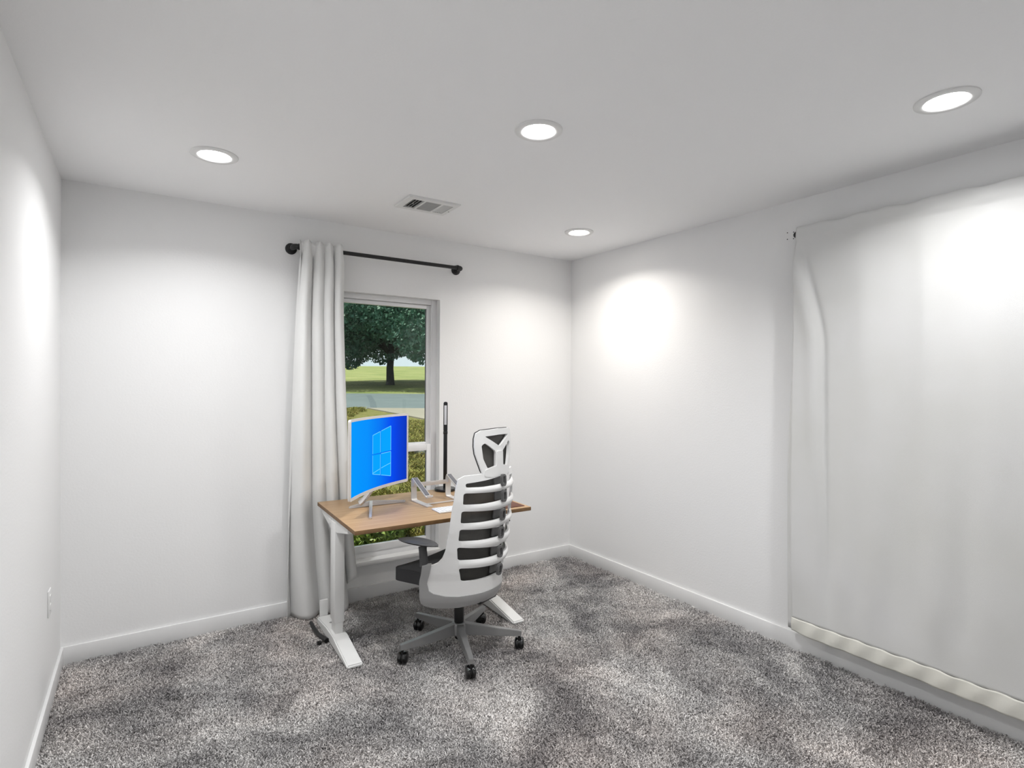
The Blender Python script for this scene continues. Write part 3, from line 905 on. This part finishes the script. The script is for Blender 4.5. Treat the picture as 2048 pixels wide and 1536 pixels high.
half = [(-0.02, 0.979), (-0.110, 0.979), (-0.199, 0.975), (-0.226, 0.960), (-0.238, 0.914), (-0.250, 0.820), (-0.256, 0.692), (-0.257, 0.611), (-0.262, 0.572), (-0.272, 0.550), (-0.286, 0.539), (-0.303, 0.536),
        (-0.300, 0.470), (-0.292, 0.415), (-0.276, 0.392), (-0.255, 0.378), (-0.182, 0.367), (-0.090, 0.371), (-0.02, 0.376)]
outer = mirror(half)
slots = []
def slot(lt, lb, ct, cb_, xl_t, xl_b):
    h_ = [(-0.0, ct), (-0.10, ct * 0.45 + lt * 0.55), (-xl_t, lt), (-xl_b, lb), (-0.12, lb * 0.8 + cb_ * 0.2 - 0.002), (-0.0, cb_)]
    pts = h_ + [(-x, z) for x, z in reversed(h_[1:-1])]
    return round_poly(pts, 0.012, 3)
slots.append(slot(0.938, 0.918, 0.956, 0.917, 0.198, 0.196))
slots.append(slot(0.892, 0.834, 0.881, 0.834, 0.207, 0.211))
slots.append(slot(0.804, 0.742, 0.787, 0.740, 0.214, 0.214))
slots.append(slot(0.714, 0.652, 0.694, 0.647, 0.216, 0.214))
slots.append(slot(0.624, 0.555, 0.594, 0.551, 0.217, 0.205))
slots.append(slot(0.516, 0.444, 0.506, 0.450, 0.198, 0.178))
flat = flat_plate(outer, slots, 0.02, 0.012)
bmesh.ops.recalc_face_normals(flat, faces=flat.faces)
XB = 0.20
flat.faces.ensure_lookup_table()
def region(f):
    c = f.calc_center_median()
    if abs(c.x) < XB:
        for i, (zt, zb) in enumerate(ribs):
            lo = (ribs[i][1] + zb) / 2 - 0.03; hi = zt + 0.03
            sl_top = {0: 0.925, 1: 0.86, 2: 0.765, 3: 0.67, 4: 0.58}[i]; sl_bot = {0: 0.86, 1: 0.765, 2: 0.67, 3: 0.58, 4: 0.48}[i]
            if sl_bot < c.z < sl_top and (i > 0 or c.z < 0.9165 or abs(c.x) < 0.19): return i
    return -1
reg = {}
for f in flat.faces: reg.setdefault(region(f), []).append([tuple(v.co) for v in f.verts])
flat.free()
def from_faces(fl):
    b2 = bmesh.new()
    for f in fl:
        b2.faces.new([b2.verts.new(c) for c in f])
    bmesh.ops.remove_doubles(b2, verts=b2.verts, dist=1e-5)
    return b2
obj('back_frame', thicken(from_faces(reg[-1]), back_surf(0.0), 0.013), 'white_plastic', chair, smooth=45)
for i in range(len(ribs)):
    obj('back_rib', thicken(from_faces(reg[i]), back_surf(0.0), 0.012), 'white_plastic', chair, smooth=45)
# mesh panel in front of the ribs
o2 = round_poly(mirror([(-0.005, 0.968), (-0.195, 0.962), (-0.224, 0.90), (-0.232, 0.70), (-0.226, 0.56), (-0.205, 0.43), (-0.005, 0.425)]), 0.02, 3)
obj('mesh_panel', plate(o2, [], back_surf(-0.030, False), 0.002, 0.02, 0.03), 'mesh_fabric', chair, smooth=60)
# dark spacer clips down the spine
for zc in (0.938, 0.858, 0.763, 0.670, 0.572, 0.480):
    hh = 0.030
    ring = round_poly([(-0.0165, zc - hh * 0.6), (-0.009, zc - hh), (0.009, zc - hh), (0.0165, zc - hh * 0.6), (0.0165, zc + hh * 0.6), (0.009, zc + hh), (-0.009, zc + hh), (-0.0165, zc + hh * 0.6)], 0.004, 2)
    hole = round_poly([(-0.0095, zc - hh * 0.66), (0.0095, zc - hh * 0.66), (0.0095, zc + hh * 0.66), (-0.0095, zc + hh * 0.66)], 0.005, 3)
    bm = plate(ring, [hole], back_surf(0.027, False), 0.013, 0.02)
    b2 = plate(round_poly([(-0.032, zc - 0.022), (0.032, zc - 0.022), (0.032, zc + 0.022), (-0.032, zc + 0.022)], 0.004, 2), [], back_surf(-0.012, False), 0.008, 0.02)
    merge(bm, b2)
    obj('spine_clip', bm, 'clip_plastic', chair, smooth=40)
# grey yoke wrapping the back and carrying the arms
yl = [(-0.0, 0.320), (-0.104, 0.309), (-0.164, 0.301), (-0.211, 0.301), (-0.250, 0.306), (-0.280, 0.318), (-0.293, 0.335), (-0.300, 0.37), (-0.318, 0.537), (-0.292, 0.540), (-0.286, 0.44), (-0.277, 0.402), (-0.262, 0.387), (-0.225, 0.373), (-0.182, 0.368), (-0.09, 0.372), (-0.0, 0.377)]
yo = yl + [(-x, z) for x, z in reversed(yl[1:-1])]
def yoke_surf(x, z):
    k = Kc(z)
    y = Yc(z) + k * x * x
    n_ = Vector((2 * k * x, -1, 0)).normalized()
    # bowl: tuck the lower edge inwards
    tuck = 0.018 * max(0, (0.36 - z) / 0.06) ** 1.5 if z < 0.36 else 0
    return Vector((x, y, z)) + n_ * (0.006 - tuck), n_
obj('yoke', plate(yo, [], yoke_surf, 0.034, 0.02, 0.02), 'grey_plastic', chair, smooth=50)
# arms
for s in (-1, 1):
    bm = bmesh.new()
    px, py = s * 0.298, -0.018
    tube(bm, [(px, py - 0.006, 0.530), (px, py - 0.005, 0.55), (px * 0.995, py + 0.004, 0.605), (px * 0.99, py + 0.006, 0.622)], [0.026, 0.0255, 0.024, 0.026], 16, squash=(0.62, 1.0))
    pst = obj('arm_post', bm, 'dark_plastic', chair)
    bm = bmesh.new()
    V = []
    L = 0.135
    rows = []
    nS = 18
    for k in range(nS + 1):
        t = -1 + 2 * k / nS
        w = 0.046 * (1 - abs(t) ** 2.4) ** 0.75 + 0.002
        zc = 0.640 + 0.004 * (1 - t * t) - 0.004 * t
        xx = px + s * (0.004 - 0.012 * t * 0.0) ; yy = py + 0.034 + t * L
        th = 0.011 * (1 - 0.75 * abs(t) ** 2)
        rows.append([bm.verts.new((xx + w * a, yy, zc + th * c)) for a, c in ((-1, 0.1), (-0.8, 0.75), (-0.4, 0.95), (0, 0.9), (0.4, 0.95), (0.8, 0.75), (1, 0.1), (0.7, -0.9), (0, -1.1), (-0.7, -0.9))])
    for A, B in zip(rows, rows[1:]):
        for k in range(10): bm.faces.new((A[k], A[(k + 1) % 10], B[(k + 1) % 10], B[k]))
    bm.faces.new(rows[0]); bm.faces.new(rows[-1][::-1])
    obj('arm_pad', bm, 'dark_plastic', chair, smooth=60)
# seat cushion
def seat_fn():
    bm = bmesh.new()
    nx, ny = 20, 20
    def P(u, v, side):
        x = 0.245 * u * (1 - 0.30 * max(0, -v) ** 3); y = 0.065 + 0.195 * v
        sq = (abs(u) ** 8 + abs(v) ** 8)
        k = 1.0 / max(1.0, (abs(u) ** 10 + abs(v) ** 10) ** 0.1)
        x *= k; y = 0.065 + (y - 0.065) * k
        edge = max(abs(u), abs(v)) ** 6
        z = 0.462 - 0.012 * edge - 0.010 * (v > 0) * v * v + 0.012 * abs(u) ** 2 if side > 0 else 0.395 - 0.015 * (v < 0) * -v + 0.004 * edge - 0.012 * v * (v > 0)
        return (x, y, z)
    T = [[bm.verts.new(P(-1 + 2 * i / nx, -1 + 2 * j / ny, 1)) for i in range(nx + 1)] for j in range(ny + 1)]
    B = [[bm.verts.new(P(-1 + 2 * i / nx, -1 + 2 * j / ny, -1)) for i in range(nx + 1)] for j in range(ny + 1)]
    for j in range(ny):
        for i in range(nx):
            bm.faces.new((T[j][i], T[j][i + 1], T[j + 1][i + 1], T[j + 1][i])); bm.faces.new((B[j][i], B[j + 1][i], B[j + 1][i + 1], B[j][i + 1]))
    ring = [(0, i) for i in range(nx)] + [(j, nx) for j in range(ny)] + [(ny, i) for i in range(nx, 0, -1)] + [(j, 0) for j in range(ny, 0, -1)]
    for a, c in zip(ring, ring[1:] + ring[:1]):
        bm.faces.new((T[a[0]][a[1]], T[c[0]][c[1]], B[c[0]][c[1]], B[a[0]][a[1]]))
    return bm
seat = obj('seat', seat_fn(), 'seat_fabric', chair, smooth=50)
md = seat.modifiers.new('soft', 'BEVEL'); md.width = 0.012; md.segments = 3; md.limit_method = 'ANGLE'; md.angle_limit = math.radians(40)
bm = bmesh.new(); box(bm, (-0.20, -0.13, 0.372), (0.20, 0.20, 0.396), 0.008)
obj('seat_pan', bm, 'black_plastic', chair)
bm = bmesh.new(); box(bm, (-0.075, -0.20, 0.300), (0.075, 0.10, 0.375), 0.012)
obj('tilt_mechanism', bm, 'black_plastic', chair)
bm = bmesh.new(); tube(bm, [(-0.07, 0.045, 0.348), (-0.20, 0.05, 0.352)], 0.006, 10)
b2 = bmesh.new(); prism(b2, round_poly([(-0.262, 0.375), (-0.238, 0.383), (-0.205, 0.355), (-0.195, 0.325), (-0.215, 0.330)], 0.006), 0.040, 0.060, 'y', 0.002)
merge(bm, b2)
obj('lever', bm, 'black_plastic', chair)
# gas column and star base
bm = bmesh.new(); lathe(bm, [(0, 0.055), (0.020, 0.055), (0.022, 0.07), (0.026, 0.075), (0.0265, 0.235), (0.0255, 0.24), (0.014, 0.24), (0.014, 0.32), (0, 0.32)], 24)
obj('gas_column', bm, 'black_plastic', chair)
bm = bmesh.new(); lathe(bm, [(0.026, 0.145), (0.036, 0.143), (0.042, 0.132), (0.042, 0.085), (0.036, 0.078), (0.026, 0.078)], 24)
obj('base_hub', bm, 'grey_base', chair)
RB = 0.325
wheel_me = None
for k in range(5):
    a = math.radians(14.5 + 72 * k)
    d = Vector((math.cos(a), math.sin(a), 0)); n_ = Vector((-d.y, d.x, 0))
    bm = bmesh.new(); rows = []
    for r_, zt, zb, w in ((0.028, 0.142, 0.082, 0.021), (0.18, 0.122, 0.078, 0.0175), (RB + 0.012, 0.104, 0.078, 0.0135)):
        rows.append([bm.verts.new(d * r_ + n_ * w * sx + Vector((0, 0, z))) for sx, z in ((-1, zb), (1, zb), (0.85, zt), (-0.85, zt))])
    for A, B in zip(rows, rows[1:]):
        for q in range(4): bm.faces.new((A[q], A[(q + 1) % 4], B[(q + 1) % 4], B[q]))
    bm.faces.new(rows[0][::-1]); bm.faces.new(rows[-1])
    bmesh.ops.recalc_face_normals(bm, faces=bm.faces)
    bmesh.ops.bevel(bm, geom=bm.edges[:], offset=0.002, segments=2, affect='EDGES')
    obj('base_arm', bm, 'grey_base', chair)
    # twin-wheel caster, swivelled at random
    ca = [2.2, 0.3, 0.5, 0.9, 0.6][k] + a * 0.0
    cx = d * RB
    off = Vector((math.cos(ca), math.sin(ca), 0)) * 0.012
    bm = bmesh.new(); tube(bm, [cx + Vector((0, 0, 0.082)), cx + Vector((0, 0, 0.05))], 0.007, 10)
    ax = Vector((-math.sin(ca), math.cos(ca), 0))
    wc = cx + off + Vector((0, 0, 0.031))
    tube(bm, [wc - ax * 0.007, wc + ax * 0.007], 0.026, 18)
    cas = obj('caster', bm, 'black_plastic', chair)
    for s in (-1, 1):
        bm = bmesh.new()
        p = [(0.0025, 0.026), (0.004, 0.0305), (0.007, 0.032), (0.016, 0.0318), (0.0215, 0.029), (0.0255, 0.018), (0.0265, 0.0)]
        tube(bm, [wc + ax * s * h for h, _ in p], [max(r_, 0.0005) for _, r_ in p], 22)
        obj('wheel', bm, 'black_gloss', cas, smooth=50)
# headrest
def head_surf(off):
    def fn(x, z):
        k = 1.6; y = -0.262 + k * x * x + 0.5 * max(0, z - 1.12) ** 1 * 0.1
        n_ = Vector((2 * k * x, -1, 0)).normalized()
        return Vector((x, y, z)) + n_ * off, n_
    return fn
hh_ = [(0.0, 1.199), (-0.119, 1.194), (-0.146, 1.181), (-0.154, 1.153), (-0.156, 1.116), (-0.151, 1.079), (-0.139, 1.046), (-0.117, 0.990), (-0.112, 0.976), (0.0, 0.968)]
ho = hh_ + [(-x, z) for x, z in reversed(hh_[1:-1])]
op = round_poly([(-0.120, 1.120), (-0.100, 1.131), (-0.031, 1.085), (-0.031, 1.004), (-0.084, 1.003), (-0.110, 1.053)], 0.008, 3)
op2 = [(-x, z) for x, z in reversed(op)]
tri = round_poly([(-0.100, 1.164), (0.0, 1.168), (0.100, 1.164), (0.0, 1.108)], 0.008, 3)
obj('headrest_frame', plate(ho, [op, op2, tri], head_surf(0.0), 0.012, 0.02, 0.02), 'white_plastic', chair, smooth=45)
hi = [(x * 0.985, 1.09 + (z - 1.09) * 0.985 + 0.002) for x, z in ho]
obj('headrest_mesh', plate(hi, [], head_surf(-0.022), 0.004, 0.02, 0.03), 'mesh_fabric', chair, smooth=60)
edge_pts = [head_surf(-0.016)(x * 1.005, 1.09 + (z - 1.09) * 1.005)[0] for x, z in (hh_[::-1][2:] + [(-x, z) for x, z in hh_[1:-2]])]
bm = bmesh.new(); tube(bm, edge_pts, 0.0032, 8)
obj('headrest_piping', bm, 'dark_plastic', chair, smooth=60)
bm = plate(round_poly([(-0.023, 1.085), (0.023, 1.085), (0.027, 1.012), (0.100, 0.998), (0.104, 0.965), (0.06, 0.957), (-0.06, 0.957), (-0.104, 0.965), (-0.100, 0.998), (-0.027, 1.012)], 0.006, 3), [], head_surf(0.006), 0.016, 0.02)
obj('headrest_post', bm, 'white_plastic', chair, smooth=45)

# ------------------------------------------------------------------ outdoors: rising front yard, road, tree
F2 = Vector((0.55450, 0.83218, 0)); R2 = Vector((0.83218, -0.55450, 0))
def world_at(lat, D, z=None):
    p = Vector((CAM.x, CAM.y, 0)) + F2 * D + R2 * lat
    p.z = ground_z(D) if z is None else z
    return p
GD = [0, 3.4, 4.6, 6, 8, 9, 13, 15, 21, 27, 70, 250]; GZ = [-0.06, -0.06, -0.02, 0.15, 0.225, 0.40, 0.53, 0.66, 0.915, 1.20, 3.14, 6.6]
def ground_z(D): return lerp_tab(D, GD, GZ)
def strip(Ds, lat0, lat1, nlat=8, dz=0.0):
    V, F = [], []
    for D in Ds:
        for i in range(nlat + 1):
            p = world_at(lat0 + (lat1 - lat0) * i / nlat, D); V.append((p.x, p.y, p.z + dz))
    for j_ in range(len(Ds) - 1):
        for i in range(nlat):
            a = j_ * (nlat + 1) + i; F.append((a, a + 1, a + nlat + 2, a + nlat + 1))
    return (V, [], F)
b2 = bmesh.new(); sv, _, sf = strip([1.2, 2.5, 3.75, 4.2, 4.6, 5.3, 6, 7, 8, 8.5, 9, 11, 13, 15], -9, 4, 12)
sv = [b2.verts.new(c) for c in sv]
for f_ in sf: b2.faces.new([sv[i] for i in f_])
bmesh.ops.bisect_plane(b2, geom=b2.verts[:] + b2.edges[:] + b2.faces[:], plane_co=(0, TH + 0.02, 0), plane_no=(0, 1, 0), clear_inner=True)
struct('front_lawn', b2, 'lawn_base', 'patchy green and yellow lawn below the window', 'lawn', smooth=60)
struct('road', strip([14.9, 17, 19, 21.1], -60, 40), 'asphalt', 'grey asphalt road crossing beyond the front lawn', 'road')
struct('far_lawn', strip([21, 24, 27, 40, 70, 120, 250], -200, 140), 'grass_far', 'sunlit lawn across the road', 'lawn', smooth=60)
drive = []
for lat, D in ((-3.9, 15.0), (-2.9, 13.9), (-1.9, 12.7), (0.5, 10.2), (3.0, 10.2), (2.4, 15.0)):
    p = world_at(lat, D); drive.append((p.x, p.y, p.z + 0.025))
b2 = bmesh.new()
f_ = b2.faces.new([b2.verts.new(c) for c in drive])
ex = bmesh.ops.extrude_face_region(b2, geom=[f_]); bmesh.ops.translate(b2, verts=[v for v in ex['geom'] if isinstance(v, bmesh.types.BMVert)], vec=(0, 0, -0.15))
struct('driveway', b2, 'concrete', 'pale concrete driveway meeting the road', 'driveway')
# crack sealed across the road
b2 = bmesh.new(); pts = []
for lat, D in ((-5.20, 20.2), (-4.75, 18.7), (-4.25, 17.0), (-3.75, 15.1)):
    p = world_at(lat, D); pts.append(Vector((p.x, p.y, p.z + 0.002)))
for a, c in zip(pts, pts[1:]):
    n_ = (c - a).cross(Vector((0, 0, 1))).normalized() * 0.09
    f_ = b2.faces.new([b2.verts.new(q) for q in (a - n_, a + n_, c + n_, c - n_)])
tag(obj('road_seam', b2, 'crack', bpy.data.objects['road'], smooth=None))

# grass blades on the lawn
gcl = [clump_mesh('grass_clump', 0.30, 150, 0.07, 0.010, 0.05, 'grass_near') for _ in range(3)]
for k_, (ds, l0, l1) in enumerate((([4.9, 6, 7, 8, 9, 11, 12.3], -5.2, -0.4), ([12.2, 13, 14.7], -8.0, -3.9))):
    s_ = strip(ds, l0, l1, 4)
    gr = scatter('grass_blades', s_[0], s_[2], gcl, 24, 'grass_near', bpy.data.objects['front_lawn'], seed=3 + k_)
    tag(gr, kind='stuff')

# low stone edging
st = thing('stone_edging', 'low dry stone edging between strips of lawn', 'stone edging', world_at(-2.0, 8.35)[:])
so = Vector(st.location)
for row in range(2):
    lat = -3.0 + row * 0.1
    while lat < -0.8:
        w = 0.16 + 0.2 * rng.random(); hgt = 0.085 + 0.03 * rng.random()
        b2 = bmesh.new(); bmesh.ops.create_icosphere(b2, subdivisions=2, radius=0.5)
        for v in b2.verts:
            c = v.co; q = max(abs(c.x), abs(c.y), abs(c.z)) * 2
            v.co = c * (0.55 + 0.45 * (0.5 / max(abs(c.x), abs(c.y), abs(c.z)) * 0.5 if q else 1)) * (0.9 + 0.2 * rng.random())
        p = world_at(lat + w / 2, 8.35 + 0.08 * rng.random()); 
        M_ = Matrix.Translation(Vector((p.x, p.y, p.z + 0.05 + row * 0.095)) - so) @ Matrix.Rotation(math.radians(-33 + 20 * (rng.random() - 0.5)), 4, 'Z') @ Matrix.Rotation(0.2 * (rng.random() - 0.5), 4, 'Y') @ Matrix.Diagonal((w * 1.05, 0.28, hgt * 1.25, 1))
        bmesh.ops.transform(b2, matrix=M_, verts=b2.verts)
        obj('stone', b2, 'stone', st, smooth=50)
        lat += w + 0.015

def leaves(centers, radii, n_, size, squash=0.55, seed=1, hang=0.0):
    """leaf blades (diamond quads) filling ellipsoidal puffs"""
    g_ = np.random.default_rng(seed)
    cs = np.array(centers, float); rs = np.array(radii, float)
    wgt = (rs ** 2); idx = g_.choice(len(cs), n_, p=wgt / wgt.sum())
    v = g_.normal(size=(n_, 3)); v /= np.linalg.norm(v, axis=1)[:, None]
    rad = rs[idx] * (0.35 + 0.65 * g_.random(n_) ** 0.5)
    P = cs[idx] + v * rad[:, None] * np.array([1, 1, squash])
    a = g_.normal(size=(n_, 3)); a[:, 2] -= hang; a /= np.linalg.norm(a, axis=1)[:, None]
    c = np.cross(a, g_.normal(size=(n_, 3))); c /= np.linalg.norm(c, axis=1)[:, None]
    s = size * (0.6 + 0.8 * g_.random(n_))[:, None]
    V = np.stack([P - a * s * 0.5, P + c * s * 0.28, P + a * s * 0.5, P - c * s * 0.28], 1).reshape(-1, 3)
    F = np.arange(n_ * 4).reshape(-1, 4)
    return (V.tolist(), [], F.tolist())

def tree(label, lat, D, trunk_r, trunk_h, crown_r, crown_z, n_leaf, leaf, seed, puffs=None):
    base = world_at(lat, D)
    t = thing('tree', label, 'tree', base[:])
    g_ = random.Random(seed)
    bm = bmesh.new()
    tube(bm, [(0, 0, -0.15), (0.02, 0, 0.15), (0.0, 0.02, 0.8), (0.05, 0, trunk_h), (0.1, 0.05, trunk_h + 1.8), (0.1, 0, trunk_h + 3.4)], [trunk_r * 1.6, trunk_r * 1.15, trunk_r, trunk_r * 0.9, trunk_r * 0.5, trunk_r * 0.15], 12)
    obj('trunk', bm, 'bark', t)
    cs, rs = [], []
    for k in range(22):
        a = k * 2.4 + g_.random(); q = (k + 0.5) / 22
        rr = crown_r * math.sqrt(q) * 0.85
        zz_ = crown_z + (1 - q) * crown_r * 0.55 * g_.uniform(0.1, 1.0) + g_.uniform(-0.3, 0.4)
        e_ = Vector((math.cos(a) * rr, math.sin(a) * rr, zz_))
        cs.append(e_[:]); rs.append(crown_r * g_.uniform(0.26, 0.40))
        if k % 2 == 0:
            bm = bmesh.new(); m_ = Vector((e_.x * 0.45, e_.y * 0.45, trunk_h + 0.4 + (zz_ - trunk_h) * 0.6))
            tube(bm, [(0, 0, trunk_h * (0.85 + 0.3 * q)), m_, e_], [trunk_r * 0.38, trunk_r * 0.22, trunk_r * 0.06], 7)
            obj('branch', bm, 'bark', t)
    for (l_, d_, z_, r_) in (puffs or ()):
        q = R2 * l_ + F2 * d_; cs.append((q.x, q.y, z_)); rs.append(r_)
    f = obj('foliage', leaves(cs, rs, n_leaf, leaf, 0.6, seed, 0.4), 'leaf_dark', t, smooth=None)
    tag(f, kind='stuff')
    return t
tree('broad dark green tree on the lawn across the road', -5.92, 27.0, 0.17, 1.55, 6.0, 2.25, 108000, 0.155, 5,
     [(-1.6, -1.0, 0.95, 0.42), (-1.9, 0.5, 1.2, 0.5), (-1.1, -2, 1.5, 0.5), (1.5, -1.5, 1.35, 0.42), (0.2, -0.5, 1.35, 0.3), (-0.3, -0.4, 1.1, 0.22)])

# leafy ground cover right under the window
def shrub(label, x, y, w, hgt, n_, seed):
    t = thing('shrub', label, 'shrub', (x, y, 0.0), 0, 'shrubs under the window')
    g_ = random.Random(seed); cs, rs = [], []
    for k in range(9):
        cs.append((g_.uniform(-w, w) * 0.5, g_.uniform(-0.22, 0.22), hgt * g_.uniform(0.45, 0.85))); rs.append(g_.uniform(0.13, 0.19))
    f = obj('foliage', leaves(cs, rs, n_, 0.055, 0.8, seed), 'leaf_bright', t, smooth=None)
    tag(f, kind='stuff')
    for k in range(5):
        bm = bmesh.new(); c = cs[k]
        tube(bm, [(c[0] * 0.4, c[1] * 0.4, -0.05), (c[0] * 0.8, c[1] * 0.7, c[2] * 0.5), c], [0.008, 0.006, 0.003], 6)
        obj('stem', bm, 'bark', t)
shrub('leafy shrub outside, left part of the lower window pane', 1.45, 0.95, 0.26, 0.26, 5200, 11)
shrub('leafy shrub outside, middle of the lower window pane', 2.10, 1.00, 0.26, 0.26, 5200, 12)
shrub('leafy shrub outside, right part of the lower window pane', 2.75, 1.05, 0.26, 0.28, 5200, 13)
